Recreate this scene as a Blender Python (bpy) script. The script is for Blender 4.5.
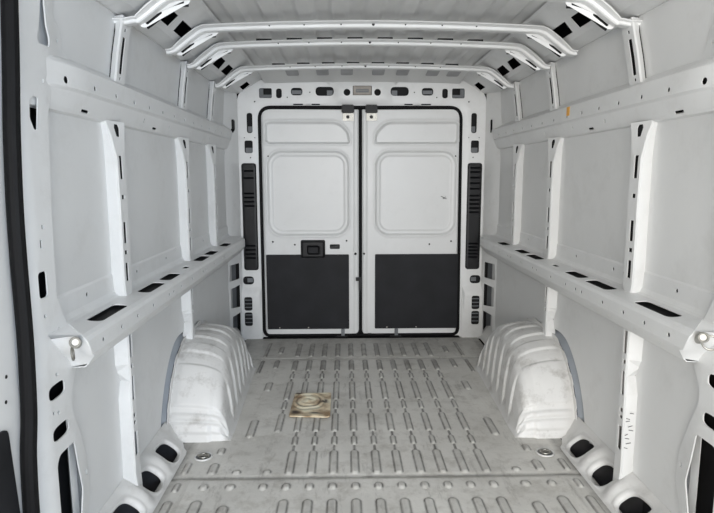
import bpy, bmesh, math, random
from mathutils import Vector, Matrix
from mathutils.geometry import delaunay_2d_cdt
import numpy as np
random.seed(4)
R = math.radians
for o in list(bpy.data.objects):
    bpy.data.objects.remove(o, do_unlink=True)
SC = bpy.context.scene
COL = SC.collection

# ------------------------------------------------------------------ camera
cam = bpy.data.cameras.new('camera'); cam_ob = bpy.data.objects.new('camera', cam); COL.objects.link(cam_ob)
cam.sensor_fit = 'HORIZONTAL'; cam.sensor_width = 36.0; cam.lens = 571.25 / 714 * 36.0
cam.clip_start = 0.02
yaw, pitch, roll = R(1.229), R(8.0406), R(-0.0954)
f_ = Vector((math.sin(yaw) * math.cos(pitch), math.cos(yaw) * math.cos(pitch), -math.sin(pitch)))
r_ = Vector((math.cos(yaw), -math.sin(yaw), 0)); u_ = r_.cross(f_)
r2 = r_ * math.cos(roll) + u_ * math.sin(roll); u2 = u_ * math.cos(roll) - r_ * math.sin(roll)
m = Matrix((r2, u2, -f_)).transposed().to_4x4(); m.translation = Vector((-0.1282, 0, 1.2))
cam_ob.matrix_world = m
SC.camera = cam_ob

# ------------------------------------------------------------------ world and light
W = bpy.data.worlds.new('World'); SC.world = W; W.use_nodes = True
W.node_tree.nodes['Background'].inputs[0].default_value = (0.93, 0.96, 1.0, 1)
W.node_tree.nodes['Background'].inputs[1].default_value = 1.35

def area(name, loc, target, sx, sy, power, color):
    l = bpy.data.lights.new(name, 'AREA'); l.shape = 'RECTANGLE'; l.size = sx; l.size_y = sy
    l.energy = power; l.color = color
    o = bpy.data.objects.new(name, l); COL.objects.link(o); o.location = loc
    o.rotation_euler = (Vector(target) - Vector(loc)).to_track_quat('-Z', 'Y').to_euler()
    return o
# daylight through the cab: windscreen, driver's window (cool, falls on the left wall), passenger's window (warm, falls on the right wall)
area('windscreen_daylight', (0, -3.6, 1.35), (0, 3.6, 1.25), 2.2, 1.3, 115, (1.0, 0.99, 0.97))
area('cab_window_daylight_cool', (1.3, -2.2, 1.5), (-0.9, 2.6, 1.0), 1.0, 1.0, 44, (0.60, 0.77, 1.0))
area('cab_window_daylight_warm', (-1.3, -2.2, 1.5), (0.9, 2.6, 1.0), 1.0, 1.0, 46, (1.0, 0.91, 0.79))
SC.view_settings.view_transform = 'Standard'; SC.view_settings.look = 'None'
SC.view_settings.gamma = 1.0; SC.view_settings.use_curve_mapping = False
SC.view_settings.exposure = 0.38

# ------------------------------------------------------------------ materials
def new_mat(name):
    m = bpy.data.materials.new(name); m.use_nodes = True
    nt = m.node_tree; return m, nt, nt.nodes['Principled BSDF']
def N(nt, t, **kw):
    n = nt.nodes.new(t)
    for k, v in kw.items(): setattr(n, k, v)
    return n
def paint(name, col, rough=0.4, var=0.06, scale=2.5, dirt=None, dirt_amt=0.0, dirt_scale=6, bump=0.0, bump_scale=4, metallic=0.0, spec=0.5):
    m, nt, b = new_mat(name); L = nt.links
    tc = N(nt, 'ShaderNodeTexCoord')
    n1 = N(nt, 'ShaderNodeTexNoise'); n1.inputs['Scale'].default_value = scale; n1.inputs['Detail'].default_value = 5
    L.new(tc.outputs['Object'], n1.inputs['Vector'])
    r = N(nt, 'ShaderNodeValToRGB')
    r.color_ramp.elements[0].position = 0.3; r.color_ramp.elements[1].position = 0.7
    r.color_ramp.elements[0].color = (*[c * (1 - var) for c in col], 1)
    r.color_ramp.elements[1].color = (*[min(1, c * (1 + var * .5)) for c in col], 1)
    L.new(n1.outputs[0], r.inputs[0]); out = r.outputs[0]
    if dirt:
        n2 = N(nt, 'ShaderNodeTexNoise'); n2.inputs['Scale'].default_value = dirt_scale; n2.inputs['Detail'].default_value = 9; n2.inputs['Roughness'].default_value = 0.7
        L.new(tc.outputs['Object'], n2.inputs['Vector'])
        r2 = N(nt, 'ShaderNodeValToRGB'); r2.color_ramp.elements[0].position = 0.52; r2.color_ramp.elements[1].position = 0.75
        r2.color_ramp.elements[0].color = (0, 0, 0, 1); r2.color_ramp.elements[1].color = (dirt_amt,) * 3 + (1,)
        L.new(n2.outputs[0], r2.inputs[0])
        mx = N(nt, 'ShaderNodeMixRGB'); L.new(r2.outputs[0], mx.inputs[0]); L.new(out, mx.inputs[1]); mx.inputs[2].default_value = (*dirt, 1)
        out = mx.outputs[0]
    L.new(out, b.inputs['Base Color'])
    b.inputs['Roughness'].default_value = rough; b.inputs['Metallic'].default_value = metallic
    b.inputs['Specular IOR Level'].default_value = spec
    if bump:
        n3 = N(nt, 'ShaderNodeTexNoise'); n3.inputs['Scale'].default_value = bump_scale; n3.inputs['Detail'].default_value = 3
        L.new(tc.outputs['Object'], n3.inputs['Vector'])
        bp = N(nt, 'ShaderNodeBump'); bp.inputs['Strength'].default_value = bump; bp.inputs['Distance'].default_value = 0.02
        L.new(n3.outputs[0], bp.inputs['Height']); L.new(bp.outputs[0], b.inputs['Normal'])
    return m
M = {}
M['white'] = paint('white_paint', (0.72, 0.725, 0.72), 0.40, 0.03, 2.5, (0.42, 0.40, 0.37), 0.22, 9)
M['panel'] = paint('panel_white_paint', (0.70, 0.705, 0.70), 0.42, 0.05, 1.8, (0.42, 0.41, 0.39), 0.25, 4, bump=0.12, bump_scale=3.0)
M['roof'] = paint('roof_paint', (0.72, 0.72, 0.71), 0.45, 0.08, 1.5)
M['door'] = paint('door_white_paint', (0.70, 0.705, 0.70), 0.38, 0.03, 2.5, (0.42, 0.41, 0.39), 0.12, 9)
M['arch'] = paint('scuffed_white_paint', (0.70, 0.695, 0.68), 0.4, 0.06, 6, (0.28, 0.26, 0.23), 0.75, 9, bump=0.15, bump_scale=12)
M['sill'] = paint('dusty_white_paint', (0.68, 0.675, 0.66), 0.42, 0.06, 5, (0.32, 0.30, 0.27), 0.4, 9)
M['black'] = paint('black_plastic', (0.009, 0.009, 0.010), 0.45, 0.1, 20, spec=0.25)
M['charcoal'] = paint('charcoal_fibreboard', (0.013, 0.0135, 0.016), 0.6, 0.25, 7, bump=0.15, bump_scale=5, spec=0.25)
M['rubber'] = paint('black_rubber', (0.005, 0.005, 0.0055), 0.6, 0.15, 14, spec=0.15)
M['cavity'] = paint('unlit_cavity_black', (0.010, 0.010, 0.011), 0.8, 0.3, 6)  # near-black paints the unlit dark of holes and gaps; also the scratch
M['cavgrey'] = paint('grey_primer', (0.16, 0.17, 0.18), 0.5, 0.3, 6)
M['house'] = paint('bluish_grey_paint', (0.36, 0.39, 0.43), 0.4, 0.15, 6)
M['inner'] = paint('dim_pocket_grey', (0.06, 0.06, 0.065), 0.6, 0.5, 9)  # dark grey paints the unlit sill pockets; also the post scuffs
M['pad'] = paint('grey_roof_patch', (0.40, 0.40, 0.41), 0.5, 0.2, 12)  # plain grey of the patches at the rear of the roof
M['steel'] = paint('galvanised_steel', (0.36, 0.35, 0.32), 0.45, 0.15, 30, metallic=0.9)
M['lamp'] = paint('taupe_lamp_lens', (0.30, 0.27, 0.235), 0.45, 0.15, 30)
M['orange'] = paint('orange_sticker', (0.85, 0.42, 0.05), 0.5, 0.15, 60)

def floor_mat():
    m, nt, b = new_mat('worn_floor_paint'); L = nt.links
    tc = N(nt, 'ShaderNodeTexCoord')
    def noise(scale, det, rough, stretch=None):
        n = N(nt, 'ShaderNodeTexNoise'); n.inputs['Scale'].default_value = scale; n.inputs['Detail'].default_value = det; n.inputs['Roughness'].default_value = rough
        if stretch:
            mp = N(nt, 'ShaderNodeMapping'); mp.inputs['Scale'].default_value = stretch; L.new(tc.outputs['Object'], mp.inputs[0]); L.new(mp.outputs[0], n.inputs['Vector'])
        else: L.new(tc.outputs['Object'], n.inputs['Vector'])
        return n.outputs[0]
    def ramp(x, p0, p1, c0, c1):
        r = N(nt, 'ShaderNodeValToRGB'); e = r.color_ramp.elements
        e[0].position, e[1].position = p0, p1; e[0].color = (*c0, 1); e[1].color = (*c1, 1); L.new(x, r.inputs[0]); return r.outputs[0]
    def mix(f, a, c, t='MIX'):
        x = N(nt, 'ShaderNodeMixRGB', blend_type=t)
        if isinstance(f, float): x.inputs[0].default_value = f
        else: L.new(f, x.inputs[0])
        L.new(a, x.inputs[1])
        if isinstance(c, tuple): x.inputs[2].default_value = (*c, 1)
        else: L.new(c, x.inputs[2])
        return x.outputs[0]
    base = ramp(noise(3, 8, .6), .3, .7, (0.56, 0.545, 0.51), (0.72, 0.705, 0.665))
    base = mix(ramp(noise(9, 10, .75), .5, .78, (0, 0, 0), (.8,) * 3), base, (0.30, 0.275, 0.235))
    base = mix(ramp(noise(14, 8, .8, (1.0, .22, 1)), .55, .70, (0, 0, 0), (.6,) * 3), base, (0.20, 0.185, 0.165))
    at = N(nt, 'ShaderNodeAttribute'); at.attribute_name = 'grime_tone'
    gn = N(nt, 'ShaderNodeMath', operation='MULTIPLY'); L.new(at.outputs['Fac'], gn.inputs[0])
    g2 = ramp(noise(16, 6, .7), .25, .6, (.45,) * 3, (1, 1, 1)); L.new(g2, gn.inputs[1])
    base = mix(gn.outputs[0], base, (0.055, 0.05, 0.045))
    L.new(base, b.inputs['Base Color']); b.inputs['Roughness'].default_value = 0.45
    bp = N(nt, 'ShaderNodeBump'); bp.inputs['Strength'].default_value = .25; bp.inputs['Distance'].default_value = .01
    L.new(noise(30, 6, .6), bp.inputs['Height']); L.new(bp.outputs[0], b.inputs['Normal'])
    return m
M['floor'] = floor_mat()

# ------------------------------------------------------------------ helpers
def tag(o, label=None, cat=None, group=None, kind=None):
    if label: o['label'] = label
    if cat: o['category'] = cat
    if group: o['group'] = group
    if kind: o['kind'] = kind
    return o
def empty(name, loc=(0, 0, 0)):
    o = bpy.data.objects.new(name, None); o.location = loc; o.empty_display_size = .05; COL.objects.link(o); return o
def sharpen(bm, ang=32):
    for f in bm.faces: f.smooth = True
    a = R(ang)
    for e in bm.edges:
        if len(e.link_faces) != 2 or e.calc_face_angle(0) > a: e.smooth = False
def link(name, bm, mat, parent=None, ang=9, thick=0, bevel=0, off=0, recalc=True):
    if recalc: bmesh.ops.recalc_face_normals(bm, faces=bm.faces)
    sharpen(bm, ang)
    me = bpy.data.meshes.new(name); bm.to_mesh(me); bm.free()
    for mm in (mat if isinstance(mat, (list, tuple)) else [mat]): me.materials.append(mm)
    o = bpy.data.objects.new(name, me); COL.objects.link(o)
    if thick:
        s = o.modifiers.new('solid', 'SOLIDIFY'); s.thickness = thick; s.offset = off
    if bevel:
        b = o.modifiers.new('bev', 'BEVEL'); b.width = bevel; b.segments = 2; b.limit_method = 'ANGLE'; b.angle_limit = R(40)
    if parent:
        o.parent = parent; o.matrix_parent_inverse = Matrix.Translation(-parent.location)
    return o
def box(bm, x0, x1, y0, y1, z0, z1, mi=0):
    vs = [bm.verts.new((x, y, z)) for x in (x0, x1) for y in (y0, y1) for z in (z0, z1)]
    for f in ((0, 1, 3, 2), (4, 6, 7, 5), (0, 4, 5, 1), (2, 3, 7, 6), (0, 2, 6, 4), (1, 5, 7, 3)):
        bm.faces.new([vs[i] for i in f]).material_index = mi
def ring_pts(c, ax, rad, n=16, up=Vector((0, 0, 1))):
    ax = Vector(ax).normalized()
    a = ax.cross(up)
    if a.length < 1e-4: a = ax.cross(Vector((1, 0, 0)))
    a.normalize(); b = ax.cross(a)
    return [Vector(c) + a * rad * math.cos(2 * math.pi * i / n) + b * rad * math.sin(2 * math.pi * i / n) for i in range(n)]
def cyl(bm, p0, p1, r0, r1=None, n=16):
    r1 = r0 if r1 is None else r1
    ax = Vector(p1) - Vector(p0)
    A = [bm.verts.new(p) for p in ring_pts(p0, ax, r0, n)]; B = [bm.verts.new(p) for p in ring_pts(p1, ax, r1, n)]
    for i in range(n): bm.faces.new((A[i], A[(i + 1) % n], B[(i + 1) % n], B[i]))
    bm.faces.new(A); bm.faces.new(B)
def sweep(bm, pts, sec, closed=False, up=(0, 1, 0)):
    """sec: list of (a,b) offsets: a along the in-plane normal, b along up"""
    pts = [Vector(p) for p in pts]; n = len(pts); up = Vector(up); rings = []
    for i, p in enumerate(pts):
        q0 = pts[(i - 1) % n] if (closed or i > 0) else p
        q1 = pts[(i + 1) % n] if (closed or i < n - 1) else p
        t = (q1 - q0).normalized(); nn = t.cross(up).normalized()
        rings.append([bm.verts.new(p + nn * a + up * b) for a, b in sec])
    k = len(sec)
    for i in range(n if closed else n - 1):
        A, B = rings[i], rings[(i + 1) % n]
        for j in range(k): bm.faces.new((A[j], A[(j + 1) % k], B[(j + 1) % k], B[j]))
    if not closed: bm.faces.new(rings[0]); bm.faces.new(rings[-1])
def circ(r, n=10): return [(r * math.cos(2 * math.pi * i / n), r * math.sin(2 * math.pi * i / n)) for i in range(n)]
def smooth_path(P, k=6):
    P = [Vector(p) for p in P]; out = []
    for i in range(len(P) - 1):
        a = P[max(i - 1, 0)]; b = P[i]; c = P[i + 1]; d = P[min(i + 2, len(P) - 1)]
        for j in range(k):
            t = j / k
            out.append(.5 * ((2 * b) + (c - a) * t + (2 * a - 5 * b + 4 * c - d) * t * t + (3 * b - a - 3 * c + d) * t ** 3))
    out.append(P[-1]); return out
def roundpoly(P, r, n=5):
    """round the corners of a polygon; r a number or a list"""
    out = []; k = len(P)
    for i in range(k):
        p = Vector(P[i][:2]); a = Vector(P[i - 1][:2]) - p; b = Vector(P[(i + 1) % k][:2]) - p
        rr = r[i] if isinstance(r, (list, tuple)) else r
        d = min(rr, a.length * .49, b.length * .49)
        if d < 1e-5: out.append(tuple(p)); continue
        pa = p + a.normalized() * d; pb = p + b.normalized() * d
        for j in range(n + 1):
            t = j / n; q = pa * (1 - t) ** 2 + p * 2 * t * (1 - t) + pb * t * t
            out.append((q.x, q.y))
    return out
def rr(x0, y0, x1, y1, r=.01, n=5): return roundpoly([(x0, y0), (x1, y0), (x1, y1), (x0, y1)], r, n)
def disc(x, y, r, n=10): return [(x + r * math.cos(2 * math.pi * i / n), y + r * math.sin(2 * math.pi * i / n)) for i in range(n)]
def oval(cx, cy, a, b, skew, e=.62, n=24):
    out = []
    for i in range(n):
        t = 2 * math.pi * i / n; c, q = math.cos(t), math.sin(t); y = b * math.copysign(abs(q) ** e, q)
        out.append((cx + a * math.copysign(abs(c) ** e, c) + skew * y, cy + y))
    return out
def inside(poly, X, Y):
    r = np.zeros(X.shape, bool); n = len(poly)
    for i in range(n):
        x0, y0 = poly[i]; x1, y1 = poly[(i + 1) % n]
        if y0 == y1: continue
        c = ((y0 > Y) != (y1 > Y)) & (X < (x1 - x0) * (Y - y0) / (y1 - y0) + x0); r ^= c
    return r
def dist_to(poly, X, Y):
    d = np.full(X.shape, 1e9); n = len(poly)
    for i in range(n):
        ax, ay = poly[i]; bx, by = poly[(i + 1) % n]; dx, dy = bx - ax, by - ay; l = dx * dx + dy * dy + 1e-12
        t = np.clip(((X - ax) * dx + (Y - ay) * dy) / l, 0, 1)
        d = np.minimum(d, np.hypot(X - ax - t * dx, Y - ay - t * dy))
    return d
def sheet(outline, holes, fn, grid=None, cutu=(), cutv=()):
    """a sheet with real holes: fills the outline in (u, v), then bends every vertex through fn(u, v)"""
    V = []; E_ = []
    def loop(P):
        s = len(V); V.extend([Vector(p) for p in P]); E_.extend([(s + i, s + (i + 1) % len(P)) for i in range(len(P))])
    loop(outline)
    for h in holes: loop(h)
    us = [p[0] for p in outline]; vs = [p[1] for p in outline]; u0, u1, v0, v1 = min(us), max(us), min(vs), max(vs)
    e = .0007 * max(u1 - u0, v1 - v0)
    for c in cutu:
        s = len(V); V.extend([Vector((c, v0 - e)), Vector((c, v1 + e))]); E_.append((s, s + 1))
    for c in cutv:
        s = len(V); V.extend([Vector((u0 - e, c)), Vector((u1 + e, c))]); E_.append((s, s + 1))
    if grid:
        nu = max(1, round((u1 - u0) / grid[0])); nv = max(1, round((v1 - v0) / grid[1]))
        U, Vv = np.meshgrid(u0 + (np.arange(nu) + .5) / nu * (u1 - u0), v0 + (np.arange(nv) + .5) / nv * (v1 - v0)); U = U.ravel(); Vv = Vv.ravel()
        ok = inside(outline, U, Vv) & (dist_to(outline, U, Vv) > .35 * min(grid))
        for h in holes: ok &= ~inside(h, U, Vv) & (dist_to(h, U, Vv) > .35 * min(grid))
        V.extend([Vector((a, b)) for a, b in zip(U[ok], Vv[ok])])
    r = delaunay_2d_cdt(V, E_, [], 0, 1e-6)
    P = np.array([(p.x, p.y) for p in r[0]]); F = np.array([list(f) for f in r[2]])
    c = P[F].mean(axis=1); keep = inside(outline, c[:, 0], c[:, 1])
    for h in holes: keep &= ~inside(h, c[:, 0], c[:, 1])
    bm = bmesh.new(); F = F[keep]; used = np.unique(F); vm = {i: bm.verts.new(fn(P[i][0], P[i][1])) for i in used}
    for f in F:
        try: bm.faces.new([vm[i] for i in f])
        except ValueError: pass
    return bm
def polyline_map(prof):
    """v = arc length along prof (list of (x,z)) -> (x,z)"""
    L = [0]
    for a, b in zip(prof[:-1], prof[1:]): L.append(L[-1] + math.hypot(b[0] - a[0], b[1] - a[1]))
    def g(s):
        for i in range(len(prof) - 1):
            if s <= L[i + 1] or i == len(prof) - 2:
                t = (s - L[i]) / (L[i + 1] - L[i]); return (prof[i][0] + (prof[i + 1][0] - prof[i][0]) * t, prof[i][1] + (prof[i + 1][1] - prof[i][1]) * t)
    return g, L
def interp(tab, z):
    """tab: [(z, (values...)), ...] ascending"""
    if z <= tab[0][0]: return tab[0][1]
    for (a, va), (b, vb) in zip(tab[:-1], tab[1:]):
        if z <= b:
            t = (z - a) / (b - a); return tuple(x + (y - x) * t for x, y in zip(va, vb))
    return tab[-1][1]
def sstep(x, a, b):
    t = min(1, max(0, (x - a) / (b - a))); return t * t * (3 - 2 * t)
SIDES = ((-1, 'left'), (1, 'right'))
FRONT = -0.5     # where the load space opens into the cab

# ------------------------------------------------------------------ floor
def seg_bead(X, Y, x, y0, y1, w, top, edge=.006):
    r = w / 2; ya, yb = y0 + r, y1 - r
    if yb < ya: ya = yb = (y0 + y1) / 2
    d = np.hypot(X - x, np.maximum(0, np.maximum(ya - Y, Y - yb))) - r
    t = np.clip(-d / edge, 0, 1); return t * t * (3 - 2 * t) * top, d
def build_floor():
    xs = np.concatenate([np.arange(-.86, .8601, .004)]); ys = np.concatenate([[FRONT, .4, 1.2], np.arange(1.78, 4.24, .0065)])
    X, Y = np.meshgrid(xs, ys); H = np.zeros(X.shape); G = np.full(X.shape, 9.0); TIP = np.zeros(X.shape)
    beads = []
    ch = [k * .09 for k in range(-5, 6)]
    for i, x in enumerate(ch):
        beads.append((x, 3.70, 4.00, .03))
        seq = [(3.625, 3.42, .03), (3.37, 3.285, .022), (3.23, 2.955, .03), (2.93, 2.83, .022), (2.775, 2.565, .03), (2.515, 2.43, .024), (2.375, 2.175, .034)]
        if i == 0: seq = seq[:5]
        for y1, y0, w in seq: beads.append((x, y0, y1, w))
        beads.append((x, seq[-1][1] + .02, 3.6, .007))
        beads.append((x, 2.055, 2.10, .032)); 
        if i > 0: beads.append((x, 1.2, 1.985, .036))
    for s in (-1, 1):
        beads += [(s * .575, 2.51, 2.705, .036), (s * .57, 3.085, 3.225, .036), (s * .57, 3.47, 3.63, .028), (s * .57, 3.775, 3.92, .03), (s * .575, 2.18, 2.215, .035),
                  (s * .577, 2.06, 2.10, .038), (s * .68, 2.06, 2.10, .034), (s * .675, 2.18, 2.27, .036), (s * .675, 2.35, 2.41, .03), (s * .787, 2.185, 2.28, .026),
                  (s * .785, 2.045, 2.11, .024), (s * .575, 1.3, 1.95, .04), (s * .68, 1.3, 1.985, .04), (s * .785, 1.3, 1.985, .032),
                  (s * .665, 3.38, 3.62, .02), (s * .665, 3.70, 4.02, .02)]
    beads.append((-.45, 2.18, 2.215, .032))
    for x, y0, y1, w in beads:
        w2 = w / 2 + .03
        i0, i1 = np.searchsorted(xs, [x - w2, x + w2]); j0, j1 = np.searchsorted(ys, [y0 - .03, y1 + .03])
        sl = (slice(max(j0 - 1, 0), j1 + 1), slice(max(i0 - 1, 0), i1 + 1))
        big = w > .01
        h, d = seg_bead(X[sl], Y[sl], x, y0, y1, w, .0065 if big else .0035, .007 if big else .004)
        H[sl] = np.maximum(H[sl], h); G[sl] = np.minimum(G[sl], d if big else d + .0005)
        tip = np.clip((y0 + w * .45 - Y[sl]) / (w * .35), 0, 1); TIP[sl] = np.maximum(TIP[sl], tip * (d < .004)) if big else TIP[sl]  # grime masked off near bead tips, painting their lit ends brighter
    # pressed diamonds beside the rear wheel arches, seams between the floor pressings
    H += np.where(Y < 2.14, .004 * (1 - np.clip((Y - 2.13) / .01, 0, 1)), 0)
    H -= .005 * np.exp(-((Y - 2.158) / .010) ** 2) + .004 * np.exp(-((Y - 3.66) / .009) ** 2)
    H += .004 * np.exp(-((np.abs(X) - .74) / .012) ** 2) * (Y < 2.14)
    grime_tone = np.clip(1.25 - np.abs(G + .001) / .0048, 0, 1) * .9
    grime_tone = np.maximum(grime_tone, (.2 + .38 * (Y > 3.35)) * (G < -.002)) * (1 - TIP)
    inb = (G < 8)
    grime_tone = np.maximum(grime_tone, .6 * np.exp(-((Y - 2.160) / .009) ** 2)); grime_tone = np.maximum(grime_tone, .45 * np.exp(-((Y - 3.66) / .012) ** 2))
    grime_tone = np.maximum(grime_tone, .5 * np.clip((Y - 3.5) / .7, 0, 1)); grime_tone = np.maximum(grime_tone, .55 * np.clip((np.abs(X) - .79) / .03, 0, 1))  # floor also darkens towards the rear doors and along both sides
    nx, ny = len(xs), len(ys)
    co = np.stack([X, Y, H], -1).reshape(-1, 3)
    idx = np.arange(nx * ny).reshape(ny, nx)
    F = np.stack([idx[:-1, :-1], idx[:-1, 1:], idx[1:, 1:], idx[1:, :-1]], -1).reshape(-1, 4)
    me = bpy.data.meshes.new('floor'); me.vertices.add(len(co)); me.vertices.foreach_set('co', co.ravel().astype(np.float32))
    me.loops.add(F.size); me.loops.foreach_set('vertex_index', F.ravel().astype(np.int32))
    me.polygons.add(len(F)); me.polygons.foreach_set('loop_start', np.arange(0, F.size, 4, dtype=np.int32)); me.polygons.foreach_set('use_smooth', np.ones(len(F), bool))
    me.update(calc_edges=True)
    at = me.attributes.new('grime_tone', 'FLOAT', 'POINT'); at.data.foreach_set('value', grime_tone.ravel().astype(np.float32))
    me.materials.append(M['floor'])
    o = bpy.data.objects.new('floor', me); COL.objects.link(o)
    s = o.modifiers.new('solid', 'SOLIDIFY'); s.thickness = .004; s.offset = -1
    return tag(o, kind='structure')
fl = build_floor()
bm = bmesh.new(); box(bm, -1.04, 1.04, FRONT, 4.25, -.115, -.105); link('underbody', bm, M['cavity'], fl)

# ------------------------------------------------------------------ side walls
WX = .95
PROF = [(2.47, 0), (2.49, .07), (2.52, .15), (2.565, .225), (2.63, .295), (2.72, .35), (2.84, .38), (2.97, .388), (3.10, .38), (3.22, .352), (3.32, .305), (3.40, .24), (3.46, .15), (3.49, .07), (3.505, 0)]
PS = [(p.x, p.y) for p in smooth_path([(a, b, 0) for a, b in PROF], 5)]
def grow(P, d):
    c = Vector((2.985, .0)); out = []
    for y, z in P:
        v = Vector((y, z)) - c; v *= (v.length + d) / v.length; out.append((c.x + v.x, max(v.y, 0)))
    return out
for s, side in SIDES:
    bm = bmesh.new()       # outer skin of the body, painted dark to stand for the unlit cavity
    prof = [(s * 1.0, -.1), (s * 1.06, .5), (s * 1.06, 1.2), (s * 1.03, 1.75), (s * .93, 1.93)]
    ys = [FRONT, 4.32]
    rows = [[bm.verts.new((x, y, z)) for x, z in prof] for y in ys]
    for i in range(len(prof) - 1): bm.faces.new((rows[0][i], rows[0][i + 1], rows[1][i + 1], rows[1][i]))
    wall = link('wall_' + side, bm, M['cavity'], thick=.01); tag(wall, kind='structure')
    fx = lambda u, v, s=s: (s * WX, u, v)
    # bulged upper panel
    def up(u, v, s=s):
        return (s * (.952 - .012 * (v - 1.52) / .25), u, v)
    link('upper_panel', sheet([(FRONT, 1.50), (4.14, 1.50), (4.14, 1.775), (FRONT, 1.775)], [], up, cutu=(1, 2, 3)), M['panel'], wall, thick=.002)
    link('middle_panel', sheet([(1.592, .84), (4.12, .84), (4.12, 1.40), (1.592, 1.40)], [], fx, cutu=(2, 3)), M['panel'], wall, thick=.002)
    ho = [grow([p], .006 + .066 * sstep(p[0], 3.0, 2.70))[0] for p in PS]
    low = [(1.615, .08), (ho[0][0], .08)] + [p for p in ho if p[1] > .08] + [(ho[-1][0], .08), (4.12, .08), (4.12, .66), (1.615, .66)]
    link('lower_panel', sheet(low, [], fx), M['panel'], wall, thick=.003)
    # the solid side ahead of the pillar
    def near(u, v, s=s): return (s * (.99 + .02 * math.sin(v * 1.8)), u, v)
    if s > 0:
        link('front_panel', sheet([(FRONT, .0), (1.50, .0), (1.50, 1.52), (FRONT, 1.52)], [], near, grid=(.2, .2)), M['panel'], wall, thick=.003)

# ------------------------------------------------------------------ sliding door (seen at the left edge)
def sd(u, v): return (-.946 - .008 * math.sin(v * 1.8), u, v)
o = link('door_3', sheet([(FRONT, .02), (1.375, .02), (1.372, .45), (1.385, .60), (1.40, 1.0), (1.43, 1.45), (1.46, 1.75), (FRONT, 1.75)], [], sd, grid=(.15, .15)), M['door'], thick=.01)
tag(o, kind='structure')
link('lower_trim_panel', sheet(roundpoly([(.2, .05), (1.350, .05), (1.342, .35), (1.322, .60), (.2, .60)], .02), [], lambda u, v: (-.944, u, v)), M['charcoal'], o, thick=.006)
bm = bmesh.new()
for y, z in ((1.33, .88), (1.345, .72), (1.335, .66)): cyl(bm, (-.950, y, z), (-.9475, y, z), .005, n=8)
link('bolt_hole', bm, M['cavity'], o)

# ------------------------------------------------------------------ ceiling: corrugated roof panel and sloped coves
def build_roof():
    xs = np.arange(-.74, .7401, .01); ys = np.concatenate([np.linspace(FRONT, 4.3, 140)])
    X, Y = np.meshgrid(xs, ys)
    ph = (X / .148) % 1.0; d = np.abs(ph - .5)            # beads run along the roof
    H = 1.885 + .012 * (1 - ((np.abs(X) / .74) ** 2)) + .012 * np.clip((.27 - d) / .05, 0, 1) * np.clip((3.9 - Y) / .1, 0, 1) - .042 * np.clip((Y - 3.72) / .42, 0, 1) ** 1.5 * (np.abs(X) < .70)
    co = np.stack([X, Y, H], -1).reshape(-1, 3); nx, ny = len(xs), len(ys); idx = np.arange(nx * ny).reshape(ny, nx)
    F = np.stack([idx[:-1, :-1], idx[:-1, 1:], idx[1:, 1:], idx[1:, :-1]], -1).reshape(-1, 4)
    me = bpy.data.meshes.new('ceiling'); me.from_pydata(co.tolist(), [], F.tolist()); me.polygons.foreach_set('use_smooth', np.ones(len(F), bool)); me.materials.append(M['roof'])
    o = bpy.data.objects.new('ceiling', me); COL.objects.link(o)
    q = o.modifiers.new('solid', 'SOLIDIFY'); q.thickness = .003; q.offset = 1
    return tag(o, kind='structure')
ceil = build_roof()
bm = bmesh.new(); rows = [[bm.verts.new((x, y, z)) for x, z in ((-1.035, 1.72), (-.96, 1.90), (-.76, 1.96), (.76, 1.96), (.96, 1.90), (1.035, 1.72))] for y in (FRONT, 4.35)]
for i in range(5): bm.faces.new((rows[0][i], rows[0][i + 1], rows[1][i + 1], rows[1][i]))
link('roof_skin', bm, M['cavity'], ceil, thick=.01)
for x in (-.47, -.27, -.11, .10, .26, .46, .60):
    def rz(u, v): return (u, v, 1.885 + .012 * (1 - (u / .74) ** 2) - .042 * min(1, max(0, (v - 3.72) / .42)) ** 1.5 - .004)
    link('roof_patch', sheet(rr(x - .04, 3.80, x + .04, 3.98, .02), [], rz, grid=(.03, .03)), M['pad'], ceil, thick=.003)  # thin patches ahead of the rear header, greyer than the roof
for s, side in SIDES:
    prof = [(.945, 1.772), (.925, 1.768), (.862, 1.782), (.700, 1.878), (.690, 1.890)]
    g, L = polyline_map(prof)
    def cv(u, v, s=s, g=g):
        x, z = g(v); return (s * x, u, z)
    a = L[2]; holes = []
    for b0, b1, t0, t1 in ((1.44, 1.57, 1.40, 1.53), (1.68, 1.83, 1.64, 1.78), (2.275, 2.422, 2.238, 2.388), (2.492, 2.69, 2.448, 2.60), (3.20, 3.362, 3.165, 3.295), (3.415, 3.575, 3.38, 3.515), (4.0, 4.15, 3.98, 4.115)):
        holes.append(roundpoly([(b0, a + .030), (b1, a + .030), (t1, a + .092), (t0, a + .092)], .004, 3))
    link('cove_panel', sheet([(FRONT, 0), (4.17, 0), (4.17, L[-1]), (FRONT, L[-1])], holes, cv, cutv=L[1:-1], cutu=(0, 1, 2, 3)), M['white'], ceil, thick=.003)

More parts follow.
